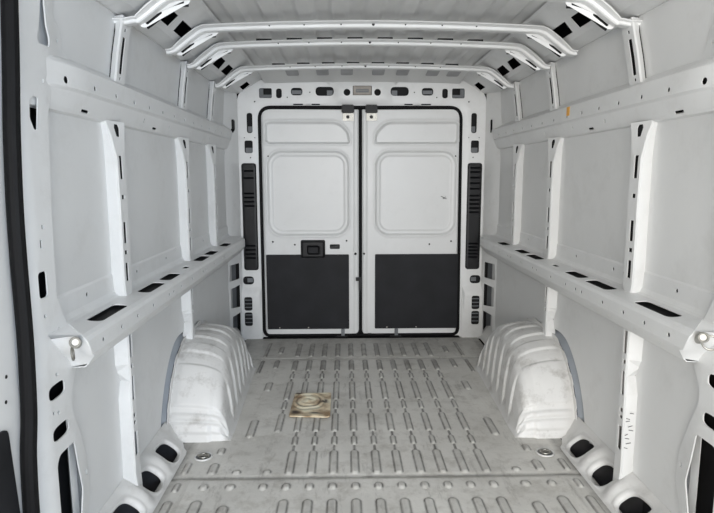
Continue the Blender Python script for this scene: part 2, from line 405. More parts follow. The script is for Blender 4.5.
# ------------------------------------------------------------------ upper and lower side rails
def rail_mesh(s, outline, holes, prof, y_in, y_out):
    g, L = polyline_map(prof)
    def fn(u, v, s=s):
        x, z = g(v); b = max(sstep(u, y_in, y_out), .7 * sstep(u, 3.99, 4.10)); return (s * (x + (.934 - x) * b if x < .934 else x), u, z)
    return sheet(outline(L), holes(L), fn, cutv=L[1:-1], cutu=[y_out + (y_in - y_out) * i / 6 for i in range(7)] + [3.99, 4.02, 4.05, 4.08, 4.10])
for s, side in SIDES:
    prof = [(.950, 1.545), (.935, 1.532), (.915, 1.522), (.903, 1.512), (.903, 1.452), (.914, 1.444), (.930, 1.395), (.935, 1.385), (.950, 1.380)]
    def ho(L, s=s):
        H = [disc(1.68 + .168 * i, L[3] + .043, .0085 if i else .011, 8) for i in range(15)]
        H += [rr(y, L[5] + .018, y + .008, L[5] + .036, .003, 3) for y in (2.33, 2.66, 3.02, 3.44)]
        H += [rr(y, L[6] - .008, y + .05, L[6] + .002, .004, 3) for y in (1.80, 2.45)]
        return H
    root = empty('upper_side_rail', (s * .93, 1.6, 1.38)); tag(root, f'perforated white rail with a row of round holes high on the {side} wall', 'side rail', None)
    link('rail_channel', rail_mesh(s, lambda L: [(1.45, 0), (4.15, 0), (4.15, L[-1]), (1.45, L[-1])], ho, prof, 1.78, 1.50), M['white'], root, thick=.003)
    bm = bmesh.new(); box(bm, *sorted((s * .925, s * .946)), 1.66, 4.14, 1.435, 1.51); link('rail_dark_liner', bm, M['cavity'], root)  # dark liner added so the rail holes read as unlit
    prof = [(.950, .862), (.946, .855), (.944, .80), (.936, .784), (.925, .778), (.845, .772), (.834, .766), (.829, .755), (.829, .712), (.836, .702), (.866, .668), (.880, .655), (.950, .645)]
    def ho2(L, s=s):
        sl = lambda a, b, w=.05: roundpoly([(a, L[5] - .038 - w / 2 + .008), (b, L[5] - .038 - w / 2 + .008), (b, L[5] - .038 + w / 2 + .008), (a, L[5] - .038 + w / 2 + .008)], .022, 5)
        H = [sl(1.665, 1.885), sl(2.085, 2.285), sl(2.335, 2.505), sl(2.635, 2.70, .022), sl(2.87, 3.06), sl(3.10, 3.27), sl(3.48, 3.65)]
        H += [disc(y, L[7] + .022, .0075, 8) for y in (1.62, 1.76, 1.90, 2.06, 2.25, 2.31, 2.42, 2.60, 2.80, 2.86, 3.05, 3.25, 3.31, 3.5, 3.7, 3.9)]
        H += [disc(y, L[9] + .022, .0055, 8) for y in (1.70, 1.86, 2.05, 2.22, 2.45, 2.8, 3.2, 3.6)]
        H += [disc(y, L[1] + .025, .008, 6) for y in (1.60, 1.79, 2.14, 2.23, 2.6, 3.0, 3.3, 3.6)]
        return H
    def ol2(L): return [(1.57, 0), (4.13, 0), (4.13, L[-1]), (1.63, L[-1]), (1.60, L[10]), (1.575, L[9]), (1.545, L[8]), (1.520, L[7]), (1.515, L[6]), (1.525, L[5]), (1.62, L[4]), (1.62, L[2])]
    root = empty('shelf_rail', (s * .9, 1.6, .64)); tag(root, f'white shelf rail with long oval slots halfway up the {side} wall', 'side rail', None)
    link('rail_channel', rail_mesh(s, ol2, ho2, prof, 1.40, 1.30), M['white'], root, thick=.003)
    bm = bmesh.new(); g, L = polyline_map(prof); end = []
    for u, k in ((1.62, 2), (1.62, 4), (1.525, 5), (1.515, 6), (1.520, 7), (1.545, 8), (1.575, 9), (1.60, 10), (1.63, 12)):
        x, z = g(L[k]); end.append(bm.verts.new((s * x, u, z)))
    ap = [bm.verts.new((s * (.934 + .001 * i), 1.475 + .020 * i, .80 - .019 * i)) for i in range(8)]
    for i in range(8):
        if i < 7: bm.faces.new((end[i], end[i + 1], ap[i + 1], ap[i]))
        else: bm.faces.new((end[i], end[i + 1], ap[7]))
    link('rail_end', bm, M['white'], root, thick=.003, ang=60)
    bm = bmesh.new()
    vs_ = [(.834, .714), (.834, .750), (.846, .758), (.940, .762), (.940, .690), (.875, .690)]
    A = [bm.verts.new((s * x, 1.63, z)) for x, z in vs_]; B = [bm.verts.new((s * x, 3.88, z)) for x, z in vs_]; bm.faces.new(A); bm.faces.new(B)
    for i in range(6): bm.faces.new((A[i], A[(i + 1) % 6], B[(i + 1) % 6], B[i]))
    link('rail_dark_liner', bm, M['cavity'], root)  # dark filler added under the shelf, painted as shade in its slots

# ------------------------------------------------------------------ wall posts
def post(s, name, label, z0, z1, table, slots, mat, group=None):
    """table: z -> x_near_wall, y_near_wall, x_front, y_near, x_front2, y_far, y_far_wall ; inward face is u in 1..2"""
    def fn(u, v):
        xw, yw, xf, yn, xf2, yf, yfw = interp(table, v)
        P = [(xw, yw), (xf + .004, yn), (xf, yn + .005), (xf2, yf - .004), (xf2 + .004, yf), (xw, yfw)]
        U = [0, .94, 1.06, 1.94, 2.06, 3]
        for i in range(5):
            if u <= U[i + 1] or i == 4:
                t = (u - U[i]) / (U[i + 1] - U[i]); return (s * (P[i][0] + (P[i + 1][0] - P[i][0]) * t), P[i][1] + (P[i + 1][1] - P[i][1]) * t, v)
    cutv = sorted({z for z, _ in table if z0 < z < z1} | set(np.linspace(z0, z1, 9)[1:-1]))
    ym = interp(table, (z0 + z1) / 2)[3]
    root = empty(name, (s * .93, ym, z0)); tag(root, label, 'wall post', group)
    link('post_channel', sheet([(0, z0), (3, z0), (3, z1), (0, z1)], slots, fn, cutu=(.94, 1.06, 1.94, 2.06), cutv=cutv), mat, root, thick=.003, ang=25)
    bm = bmesh.new(); prev = None; zz = [z0 + .004] + [z for z in cutv if z0 + .01 < z < z1 - .01] + [z1 - .004]
    for z in zz:      # dark filler painted as the shade inside the channel
        t = interp(table, z); row = [bm.verts.new((s * x, y, z)) for x, y in ((t[0] - .004, t[3] + .014), (t[2] + .010, t[3] + .014), (t[4] + .010, t[5] - .010), (t[0] - .004, t[5] - .008))]
        if prev:
            for i in range(4): bm.faces.new((prev[i], prev[(i + 1) % 4], row[(i + 1) % 4], row[i]))
        else: bm.faces.new(row)
        prev = row
    bm.faces.new(prev)
    link('channel_inside', bm, M['cavity'], root)
    return root
pos = ['nearest the cab', 'in the middle', 'nearest the rear doors']
for s, side in SIDES:
    g = f'posts of the {side} side wall between the two rails'
    for i, y in enumerate((1.995, 2.845, 3.455)):
        w = .072 if i < 2 else .066
        T = [(.770, (.950, y + .012, .908, y + .02, .908, y + w - .004, y + w + .012)), (.80, (.950, y + .006, .905, y + .004, .905, y + w, y + w + .012)), (.86, (.950, y + .004, .905, y, .905, y + w, y + w + .014)), (.875, (.955, y + .010, .905, y, .905, y + w, y + w + .014)),
             (1.10, (.955, y + .012, .904, y, .904, y + w, y + w + .014)), (1.26, (.955, y + .012, .906, y, .905, y + w, y + w + .016)),
             (1.34, (.955, y + .006, .920, y - .006, .907, y + w + .012, y + w + .035)), (1.388, (.955, y - .010, .934, y - .012, .910, y + w + .03, y + w + .055))]
        sl = [rr(1.26, a, 1.60, b, .006 if b - a < .02 else .01, 3) for a, b in ((.83, .895), (.925, .94), (.965, 1.04), (1.12, 1.135), (1.19, 1.27))]
        sl.append(roundpoly([(1.40, 1.335), (1.62, 1.335), (1.66, 1.365), (1.60, 1.378), (1.42, 1.378), (1.36, 1.365)], .01, 3))
        post(s, 'wall_post', f'slotted white post between the rails of the {side} wall, {pos[i]}', .770, 1.388, T, sl, M['white'])
    for i, y in enumerate((2.055, 2.875, 3.475)):
        w = .085
        T = [(1.525, (.950, y + .022, .918, y, .918, y + w, y + w + .01)), (1.62, (.948, y + .052, .916, y + .03, .916, y + w + .03, y + w + .04)),
             (1.70, (.944, y + .078, .912, y + .056, .912, y + w + .056, y + w + .066)), (1.762, (.940, y + .088, .905, y + .07, .905, y + w + .075, y + w + .09))]
        sl = [rr(1.28, 1.556, 1.58, 1.690, .02, 4), rr(1.36, 1.710, 1.52, 1.722, .004, 3), rr(1.36, 1.534, 1.52, 1.545, .004, 3)]
        post(s, 'roof_side_post', f'short white post above the upper rail of the {side} wall, {pos[i]}', 1.525, 1.762, T, sl, M['white'])
    for i, y in enumerate((1.985, 2.825)):
        w = .055
        zb = .048 if i == 0 else .372
        T = [(.03, (.950, y + .002, .885, y - .022, .89, y + w - .02, y + w + .01)), (.12, (.952, y + .008, .900, y - .006, .902, y + w, y + w + .02)), (.40, (.952, y + .008, .905, y + .012, .905, y + w, y + w + .016)),
             (.465, (.952, y + .034, .905, y + .016, .905, y + w, y + w + .016)), (.53, (.952, y - .004, .905, y + .014, .905, y + w, y + w + .016)), (.66, (.952, y - .008, .905, y + .012, .905, y + w + .004, y + w + .02))]
        sl = [rr(1.18, a, 1.68, b, .006, 3) for a, b in ((.18, .27), (.30, .312), (.325, .34), (.39, .48), (.51, .525), (.55, .635)) if a > zb + .02]
        pr = post(s, 'lower_wall_post', f'white post below the {side} shelf rail, ' + ('standing on the pocketed sill' if i == 0 else 'ending behind the wheel arch top'), zb, .652, T, sl, M['white'])
        if s > 0 and i == 0:
            for k in range(9):      # dark scuffs low on the post
                z = .20 + .016 * k + random.uniform(-.004, .004); x0 = .902 + random.uniform(.002, .02)
                bm = bmesh.new(); cyl(bm, (x0, y - .0045, z), (x0 + random.uniform(.008, .02), y - .0035, z + random.uniform(-.006, .006)), .0011, n=6); link('scuff_mark', bm, M['inner'], pr)

# ------------------------------------------------------------------ door pillars beside the camera
for s, side in SIDES:
    out = [(1.40, .02), (1.36, .35), (1.372, .58), (1.392, .69), (1.40, .82), (1.40, 1.0), (1.405, 1.14), (1.418, 1.31), (1.438, 1.47), (1.455, 1.62), (1.47, 1.765),
           (1.68, 1.765), (1.682, 1.63), (1.722, 1.626), (1.735, 1.56), (1.79, 1.528), (1.66, 1.50), (1.59, 1.37), (1.57, 1.13), (1.562, .87), (1.60, .80), (1.66, .70), (1.70, .645), (1.65, .635), (1.605, .58), (1.60, .53), (1.64, .45),
           (1.70, .33), (1.71, .23), (1.665, .16), (1.64, .02)]
    holes = [roundpoly([(1.604, 1.70), (1.575, 1.583), (1.561, 1.555), (1.569, 1.544), (1.626, 1.546), (1.634, 1.566), (1.618, 1.60), (1.612, 1.70)], .008),
             roundpoly([(1.501, 1.391), (1.52, 1.404), (1.545, 1.404), (1.53, 1.319), (1.514, 1.318), (1.497, 1.346)], .006),
             rr(1.498, 1.012, 1.509, 1.036, .005), rr(1.476, .882, 1.518, .952, .012), rr(1.512, 1.062, 1.522, 1.074, .002), rr(1.49, .828, 1.50, .838, .003),
             oval(1.5255, .6155, .044, .0205, .0),
             oval(1.532, .496, .045, .0205, .0),
             roundpoly([(1.497, .14), (1.497, .41), (1.515, .432), (1.600, .432), (1.618, .34), (1.640, .26), (1.60, .14)], .012),
             rr(1.673, .283, 1.686, .299, .003), disc(1.56, .78, .006, 8), disc(1.50, .56, .006, 8), disc(1.525, .552, .006, 8), disc(1.53, .66, .006, 8), disc(1.575, 1.45, .006, 8), disc(1.70, 1.58, .006, 8)]
    def pf(u, v, s=s):
        e = sstep(u, 1.47, 1.36); t = sstep(u, 1.60, 1.74)
        return (s * (.925 + .055 * e + .018 * t), u, v)
    root = empty('door_pillar', (s * .93, 1.5, .02))
    tag(root, f'white perforated pillar at the cab end of the {side} wall' + (', beside the thick black seal' if s < 0 else ', cut by the picture edge'), 'body pillar')
    link('pillar_panel', sheet(roundpoly(out, .012, 3), holes, pf, grid=(.03, .05)), M['white'], root, thick=.004, ang=45)
    bm = bmesh.new(); box(bm, *sorted((s * 1.0, s * 1.005)), 1.42, 1.75, .02, 1.72); box(bm, *sorted((s * .955, s * 1.0)), 1.72, 1.725, 1.50, 1.76); link('pillar_inside', bm, M['cavity'], root)  # dark sheets added behind the pillar holes as their unlit depth
    bm = bmesh.new()
    vs = [bm.verts.new((s * x, y, z)) for x, y in ((.938, 1.640), (.962, 1.665), (.985, 1.675), (.985, 1.68), (.960, 1.670), (.935, 1.645)) for z in (.15, .43)]
    for i in range(6): bm.faces.new((vs[2 * i], vs[2 * i + 1], vs[(2 * i + 3) % 12], vs[(2 * i + 2) % 12]))
    link('pillar_rib', bm, M['cavgrey'], root)
# door seal
bm = bmesh.new()
P = smooth_path([(-.925, 1.42, .0), (-.925, 1.362, .20), (-.925, 1.360, .35), (-.925, 1.368, .50), (-.925, 1.385, .60), (-.925, 1.393, .70), (-.925, 1.398, .82), (-.925, 1.398, 1.0), (-.925, 1.402, 1.14), (-.925, 1.416, 1.31), (-.925, 1.436, 1.47), (-.925, 1.452, 1.62), (-.925, 1.468, 1.77)], 6)
sweep(bm, P, [(a * .85, b) for a, b in circ(.020, 14)], up=(1, 0, 0))
o = link('door_seal', bm, M['rubber']); tag(o, 'thick black rubber seal running floor to roof beside the cab-end pillar', 'door seal')

# ------------------------------------------------------------------ sills with pockets
for s, side in SIDES:
    root = empty('floor_sill', (s * .87, 1.7, 0)); tag(root, f'dusty white sill with large dark pockets between the floor and the {side} side wall', 'floor sill')
    bm = bmesh.new(); cen = [1.622, 1.848, 2.074, 2.30]; H2 = [.10, .10, .0975]; N_ = 40
    def base(y, v, h, s=s):   # v 0 floor edge, 1 wall
        e = .05 * sstep(y, 2.36, 2.46); p = interp([(0, (.822 + e, .003)), (.10, (.844 + e * .9, .006)), (.9, (.931 + e * .1, .084)), (1.0, (.948, .096))], v)
        n = (-.72, .69)
        return (s * (p[0] + n[0] * h), y, p[1] + n[1] * h)
    ycuts = [1.45, 1.735, 1.961, 2.187, 2.41]
    for k, c in enumerate(cen):
        y0, y1 = ycuts[k], ycuts[k + 1]
        cell = []
        for i in range(N_):
            a = 2 * math.pi * i / N_; dx, dy = math.cos(a), math.sin(a); t = 1 / max(abs(dx), abs(dy))
            cell.append((c + dx * t * ((y1 - c) if dx > 0 else (c - y0)), .5 + dy * t * .5))
        hole = []
        for i in range(N_):
            a = 2 * math.pi * i / N_; cx, cy = math.cos(a), math.sin(a)
            e = .65; rx = math.copysign(abs(cx) ** e, cx); ry = math.copysign(abs(cy) ** e, cy)
            hole.append((c + .060 * rx - .014 * ry + .008 * rx * ry, .44 + .33 * ry * (1 - .10 * rx)))
        MR = 9; rings = []
        for j in range(MR + 1):
            t = j / MR; rg = []
            for i in range(N_):
                y = hole[i][0] + (cell[i][0] - hole[i][0]) * t; v = hole[i][1] + (cell[i][1] - hole[i][1]) * t
                dy = abs(y - c) / (.113)
                bump = .024 * sstep(dy, .45, 1.0) * math.sin(math.pi * min(1, max(0, v))) ** .8 * (1 if y1 - y > -1 else 0)
                lip = .005 * math.exp(-((t - .2) / .14) ** 2) - (.004 * (1 - t / .06) if t < .06 else 0)
                if k == 3 and y > c: bump *= .3
                rg.append(bm.verts.new(base(y, v, bump + lip)))
            rings.append(rg)
        for j in range(MR):
            for i in range(N_): bm.faces.new((rings[j][i], rings[j][(i + 1) % N_], rings[j + 1][(i + 1) % N_], rings[j + 1][i]))
        # inward lip
        lip = [bm.verts.new(base(hole[i][0], hole[i][1], -.008)) for i in range(N_)]
        for i in range(N_): bm.faces.new((rings[0][i], rings[0][(i + 1) % N_], lip[(i + 1) % N_], lip[i]))
    # plain lengths before and after the pockets
    for a, b in ((FRONT, 1.45), (2.41, 4.15)):
        ys = np.linspace(a, b, 24); prev = None
        for y in ys:
            row = [bm.verts.new(base(y, v, .006 * math.sin(math.pi * v))) for v in np.linspace(0, 1, 7)]
            if prev:
                for i in range(6): bm.faces.new((prev[i], prev[i + 1], row[i + 1], row[i]))
            prev = row
    bmesh.ops.remove_doubles(bm, verts=bm.verts, dist=.0008)
    link('sill_panel', bm, M['sill'], root, thick=.002, ang=70)
    bm = bmesh.new()
    pr = [(.86, -.03), (.99, .08), (.99, -.09), (.86, -.09)]
    A = [bm.verts.new((s * x, 1.50, z)) for x, z in pr]; B = [bm.verts.new((s * x, 2.42, z)) for x, z in pr]
    for i in (1, 2): bm.faces.new((A[i], A[(i + 1) % 4], B[(i + 1) % 4], B[i]))
    bm.faces.new(A); bm.faces.new(B)
    for y in (1.735, 1.961, 2.187):
        vv = [bm.verts.new((s * x, y + dy, z)) for dy in (-.004, .004) for x, z in ((.86, -.08), (.98, -.08), (.98, .06), (.87, -.03))]
        for f in ((0, 1, 2, 3), (4, 7, 6, 5), (0, 3, 7, 4), (2, 1, 5, 6)): bm.faces.new([vv[i] for i in f])
    link('sill_inside', bm, M['inner'], root)

# ------------------------------------------------------------------ wheel arches
def arch(s, side):
    n = len(PS); tot = sum(math.dist(a, b) for a, b in zip(PS[:-1], PS[1:]))
    # resample the side profile evenly
    cum = [0]
    for a, b in zip(PS[:-1], PS[1:]): cum.append(cum[-1] + math.dist(a, b))
    K = 260; S = []
    for k in range(K + 1):
        d = tot * k / K; i = max(0, min(n - 2, next((j for j in range(n - 1) if cum[j + 1] >= d), n - 2)))
        t = (d - cum[i]) / max(1e-9, cum[i + 1] - cum[i]); S.append((PS[i][0] + (PS[i + 1][0] - PS[i][0]) * t, PS[i][1] + (PS[i + 1][1] - PS[i][1]) * t, d))
    sec = [(.945, 1.0), (.93, 1.0), (.86, .985), (.80, .955), (.765, .92), (.735, .87), (.712, .80), (.698, .71), (.689, .60), (.682, .5), (.676, .34), (.671, .18), (.668, .06), (.655, 0)]
    sec = [(p.x, p.y) for p in smooth_path([(a, b, 0) for a, b in sec], 3)]
    bands = [(.10, .014), (.20, .010), (.42, .012), (.50, .008), (.60, .012), (.685, .008), (.78, .012), (.86, .008), (.95, .010), (1.06, .010), (1.18, .010)]
    bm = bmesh.new(); rows = []
    for (y, z, d) in S:
        row = []
        i = min(K - 1, int(d / tot * K)); a = S[max(i - 2, 0)]; b = S[min(i + 2, K)]
        ty, tz = b[0] - a[0], b[1] - a[1]; l = math.hypot(ty, tz); ny, nz = -tz / l, ty / l
        # raised pressed bands with crisp edges
        g = 0
        for a_, b_ in ((.045, .085), (.105, .125), (.165, .365), (.455, .525), (.60, .665), (.735, .795), (.865, .925), (.99, 1.06), (1.13, 1.25)):
            g = max(g, min(sstep(d, a_ - .009, a_ + .004), sstep(d, b_ + .009, b_ - .004)))
        for q, (x, f) in enumerate(sec):
            t = q / (len(sec) - 1)
            yb = 2.985 + (y - 2.985) * (.99 - .02 * t)
            # lower down the inner face the bands splay towards the floor
            fy = y if f > .9 else yb
            fade = sstep(x, .935, .90) if x > .8 else sstep(f, .06, .22)
            amp = .0085 * g * fade
            zz = z * f
            wgt = max(0., min(1., (f - .55) / .4))
            x = x + .034 * min(1, max(0, (y - 2.55) / .8)) * (1 - sstep(x, .66, .86))
            py = fy + ny * amp * wgt; pz = zz + nz * amp * wgt; px = x - (1 - wgt) * amp * -1.2
            row.append(bm.verts.new((s * px, py, max(pz, 0.0))))
        rows.append(row)
    for r0, r1 in zip(rows[:-1], rows[1:]):
        for i in range(len(r0) - 1): bm.faces.new((r0[i], r0[i + 1], r1[i + 1], r1[i]))
    root = empty('wheel_arch', (s * .8, 2.985, 0)); tag(root, f'scuffed white ribbed wheel arch box standing on the floor against the {side} wall', 'wheel arch')
    link('arch_cover', bm, M['arch'], root, thick=.003, ang=70)
    # welded flange with a scalloped edge
    P0 = grow(PS, -.004); edge = []
    for i, (y, z) in enumerate(PS):
        w = .020 + .007 * (1 if (i // 3) % 2 else -.3)
        c = Vector((2.985, 0)); v = Vector((y, z)) - c; v *= (v.length + w) / v.length; edge.append((c.x + v.x, max(v.y, 0)))
    link('welded_flange', sheet(edge + P0[::-1], [], lambda u, v: (s * .936, u, v)), M['arch'], root, thick=.004)
    # outer wheelhouse behind the wall panel
    bm = bmesh.new(); A = []; B = []
    for y, z in grow(PS, .010): A.append(bm.verts.new((s * .945, y, z)))
    for y, z in [grow([p], .02 + .066 * sstep(p[0], 3.0, 2.70))[0] for p in PS]: B.append(bm.verts.new((s * 1.0, y, z)))
    for i in range(len(A) - 1): bm.faces.new((A[i], A[i + 1], B[i + 1], B[i]))
    link('outer_wheelhouse', bm, M['house'], root, thick=.003)
for s, side in SIDES: arch(s, side)

# ------------------------------------------------------------------ roof bows
BOW = [(.900, 1.728), (.885, 1.728), (.866, 1.733), (.848, 1.743), (.762, 1.806), (.738, 1.817), (.70, 1.823), (.45, 1.833), (.2, 1.839), (0, 1.841)]
def bow(y, label, gaps=True, foot=False):
    pts = ([(.942, 1.734), (.905, 1.734), (.870, 1.740)] + BOW[3:]) if foot else BOW
    half = [(p.x, p.y) for p in smooth_path([(a, b, 0) for a, b in pts], 4)]
    full = [(-a, b) for a, b in half] + half[::-1][1:]
    root = empty('roof_bow', (0, y, 1.74)); tag(root, label, 'roof bow')
    bm = bmesh.new(); secs = [(-.034, .020), (-.031, .017), (-.010, .014), (-.005, .012), (-.002, .003), (.003, 0), (.034, 0), (.038, .004), (.041, .020)]
    rows = []
    n = len(full)
    for i, (x, z) in enumerate(full):
        a = full[max(i - 1, 0)]; b = full[min(i + 1, n - 1)]; tx, tz = b[0] - a[0], b[1] - a[1]; l = math.hypot(tx, tz); nx, nz = -tz / l, tx / l
        k = 1 - .2 * sstep(abs(x), .84, .88)
        q = 1 - .5 * sstep(abs(x), .80, .87)
        rows.append([bm.verts.new((x + nx * h * k, y + (dy * q if dy < 0 else dy), z + nz * h * k)) for dy, h in secs])
    for r0, r1 in zip(rows[:-1], rows[1:]):
        for j in range(len(secs) - 1): bm.faces.new((r0[j], r0[j + 1], r1[j + 1], r1[j]))
    link('bow_channel', bm, M['white'], root, thick=.003, ang=20)
    # hanging gusset with two oval slots on the far side of each shoulder
    path = [(x, z) for x, z in half if .60 < x < .90]
    for s in (-1, 1):
        g, L = polyline_map(path); Lt = L[-1]
        def at(u):
            x, z = g(u); a = g(max(u - .004, 0)); b = g(min(u + .004, Lt)); tx, tz = b[0] - a[0], b[1] - a[1]; l = math.hypot(tx, tz)
            return x, z, -abs(tz) / l, -abs(tx) / l
        def fn(u, v, s=s):
            x, z, nx, nz = at(u); return (s * (x + nx * v), y + .031 + .006 * sstep(v, .0, .022), z + nz * v + .004)
        slots = [rr(.055, .001, .125, .0135, .006, 5), rr(.150, .001, .222, .0135, .006, 5)]
        outl = roundpoly([(.030, -.006), (Lt - .01, -.006), (Lt - .02, .0), (.235, .0178), (.045, .0178), (.032, .002)], .008, 4)
        gu = link('shoulder_gusset', sheet(outl, slots, fn, grid=(.012, .008)), M['white'], root, thick=.003, ang=40)
        for a, b in ((.048, .134), (.142, .231)):
            bm = bmesh.new(); prev = None
            for u in np.linspace(a, b, 5):
                x, z, nx, nz = at(u); row = [bm.verts.new((s * (x + nx * v), y + yy, z + nz * v + .004)) for v, yy in ((-.022, .050), (.018, .050), (.018, .060), (-.022, .060))]
                if prev:
                    for i in range(4): bm.faces.new((prev[i], prev[(i + 1) % 4], row[(i + 1) % 4], row[i]))
                else: bm.faces.new(row)
                prev = row
            bm.faces.new(prev); link('slot_inside', bm, M['cavity'], gu)  # dark block behind each gusset slot, painted as its shade
    if gaps:
        for k in range(-4, 4):     # dark boxes painted as shaded gaps where roof beads pass over the bow
            x = (k + .5) * .148
            bm = bmesh.new(); box(bm, x - .037, x + .037, y - .028, y + .02, 1.861 - .012 * (x / .6) ** 2, 1.870 - .012 * (x / .6) ** 2); link('bead_gap_shade', bm, M['cavity'], root)
    for k, x in enumerate((-.45, -.3, -.14, 0.0, .14, .3, .45)):
        bm = bmesh.new(); cyl(bm, (x, y + .002, 1.851 - .012 * (x / .6) ** 2), (x, y - .010, 1.851 - .012 * (x / .6) ** 2), .0035 if k != 3 else .0065, n=8); link('bolt_hole', bm, M['cavity'], root)
bow(2.135, 'white pressed roof bow nearest the cab, its ends meeting the first side posts', False, True)
bow(2.60, 'white roof bow whose ends stop short in mid air without side posts below', False)
bow(2.935, 'white roof bow in front of the rearmost one, above the middle side posts')
bow(3.55, 'white roof bow closest to the rear door header')

# ------------------------------------------------------------------ rear door frame
D = 4.163
root = empty('rear_door_frame', (0, D, 0)); tag(root, 'white pressed frame with oval holes around the two rear doors', 'door frame')
op = roundpoly([(-.735, .012), (.722, .012), (.705, 1.684), (-.731, 1.684)], [.05, .05, .10, .10], 8)
outl = roundpoly([(-.885, -.02), (.885, -.02), (.885, 1.74), (.86, 1.79), (.72, 1.868), (-.72, 1.868), (-.86, 1.79), (-.885, 1.74)], .02, 3)
H = []
for s in (-1, 1):
    cc = s
    def R_(x0, z0, x1, z1, r): 
        a, b = sorted((cc * x0, cc * x1)); return rr(a, z0, b, z1, r)
    H += [R_(.638, 1.744, .728, 1.812, .012), R_(.568, 1.744, .608, 1.810, .018), R_(.422, 1.763, .504, 1.815, .024), R_(.200, 1.760, .330, 1.822, .030), disc(cc * .108, 1.783, .024, 14),
          R_(.780, 1.502, .820, 1.642, .018), R_(.782, 1.362, .840, 1.450, .014), R_(.799, .407, .879, .468, .028), disc(cc * .80, 1.33, .005, 6), disc(cc * .765, 1.47, .004, 6), disc(cc * .84, 1.47, .004, 6),
          disc(cc * .37, 1.785, .005, 6), disc(cc * .53, 1.75, .005, 6), disc(cc * .76, 1.72, .006, 6), R_(.762, .515, .868, 1.29, .02), R_(.30, 1.697, .36, 1.706, .004), R_(.42, 1.697, .49, 1.706, .004)]
H.append(rr(-.067, 1.763, .067, 1.828, .004))
def ff(x, z):
    b = sstep(abs(x), .20, .17) * sstep(z, 1.705, 1.72) * sstep(z, 1.86, 1.84) * .012
    e = dist_edge(x, z); return (x, D - b + .010 * sstep(e, .035, .0) , z)
def dist_edge(x, z):
    # distance outside the door opening
    dx = max(-.735 - x, x - .722, 0) if z < 1.684 else max(-.65 - x, x - .64, 0); dz = max(z - 1.684, 0); return math.hypot(dx, dz)
link('frame_panel', sheet(outl, H + [op], ff, grid=(.03, .03)), M['white'], root, thick=.004, ang=45)
bm = bmesh.new()
box(bm, -1.04, -.735, D + .05, D + .055, -.12, 1.95); box(bm, .722, 1.04, D + .05, D + .055, -.12, 1.95); box(bm, -1.0, 1.0, D + .05, D + .055, 1.69, 1.95)
link('frame_inside', bm, M['cavity'], root)
bm = bmesh.new()       # pale reinforcement pressings seen through the holes
for s in (-1, 1):
    for x0, x1, z0, z1 in ((.64, .70, 1.75, 1.77), (.70, .73, 1.745, 1.81), (.43, .50, 1.775, 1.80), (.21, .25, 1.765, 1.80), (.785, .815, 1.51, 1.55), (.786, .836, 1.365, 1.40), (.81, .85, .42, .45)):
        a, b = sorted((s * x0, s * x1)); bm = bmesh.new(); box(bm, a, b, D + .018, D + .026, z0, z1); link('reinforcement', bm, M['cavgrey'], root)
for s in (-1, 1):
    # boxed foot of the rear pillar with two openings
    bm = sheet(rr(min(s * .742, s * .903), -.01, max(s * .742, s * .903), .392, .012), [rr(min(s * .811, s * .870), .216, max(s * .811, s * .870), .318, .018), rr(min(s * .811, s * .870), .100, max(s * .811, s * .870), .203, .018)],
               lambda u, v, s=s: (u, D - .028 + .024 * sstep(v, .33, .392), v), grid=(.03, .02))
    link('pillar_foot', bm, M['white'], root, thick=.004, ang=40)
    bm = bmesh.new(); box(bm, *sorted((s * .75, s * .90)), D - .012, D - .008, .02, .36); link('foot_inside', bm, M['cavity'], root)
    for z in (.235, .262, .29, .12, .15, .178):
        bm = bmesh.new(); box(bm, *sorted((s * .813, s * .868)), D - .020, D - .014, z, z + .006); link('foot_rib', bm, M['cavgrey'], root)
# corner posts between side walls and rear frame
for s, side in SIDES:
    root = empty('corner_post', (s * .93, 4.08, 0)); tag(root, f'white corner post with three low openings, {side} of the rear door frame', 'corner post')
    pts = [(.955, 3.97), (.945, 3.99), (.925, 4.03), (.885, 4.155)]
    g, L = polyline_map(pts); Lt = L[-1]
    def fn(u, v, s=s, g=g):
        x, y = g(u); return (s * x, y, v)
    outl = [(.0, -.01), (Lt, -.01), (Lt, 1.775), (0, 1.775), (0, 1.40), (L[1], 1.36), (0.005, 1.32), (.012, 1.2), (.004, .95), (0.0, .86), (.0, .64)]
    a, b = L[1] + .02, Lt - .035
    hs = [roundpoly([(a - .02, .46), (b, .46), (b, .575), (a - .01, .575)], .01), roundpoly([(a - .01, .265), (b, .25), (b, .415), (a - .01, .405)], .01), roundpoly([(a, .05), (b, .03), (b, .21), (a, .20)], .01),
          disc(Lt * .6, 1.22, .004, 6), disc(Lt * .6, 1.20, .004, 6), disc(Lt * .6, 1.02, .004, 6), disc(Lt * .6, 1.00, .004, 6), rr(Lt * .55, 1.50, Lt * .72, 1.59, .01)]
    link('post_panel', sheet(outl, hs, fn, cutu=L[1:-1], cutv=(.3, .6, .9, 1.2)), M['white'], root, thick=.004)
    bm = bmesh.new()
    vs = [bm.verts.new((s * x, y, z)) for x, y in ((.975, 4.01), (.93, 4.16), (.933, 4.165), (.98, 4.015)) for z in (.0, 1.62)]
    for i in range(4): bm.faces.new((vs[2 * i], vs[2 * i + 1], vs[(2 * i + 3) % 8], vs[(2 * i + 2) % 8]))
    link('post_inside', bm, M['cavgrey'], root)

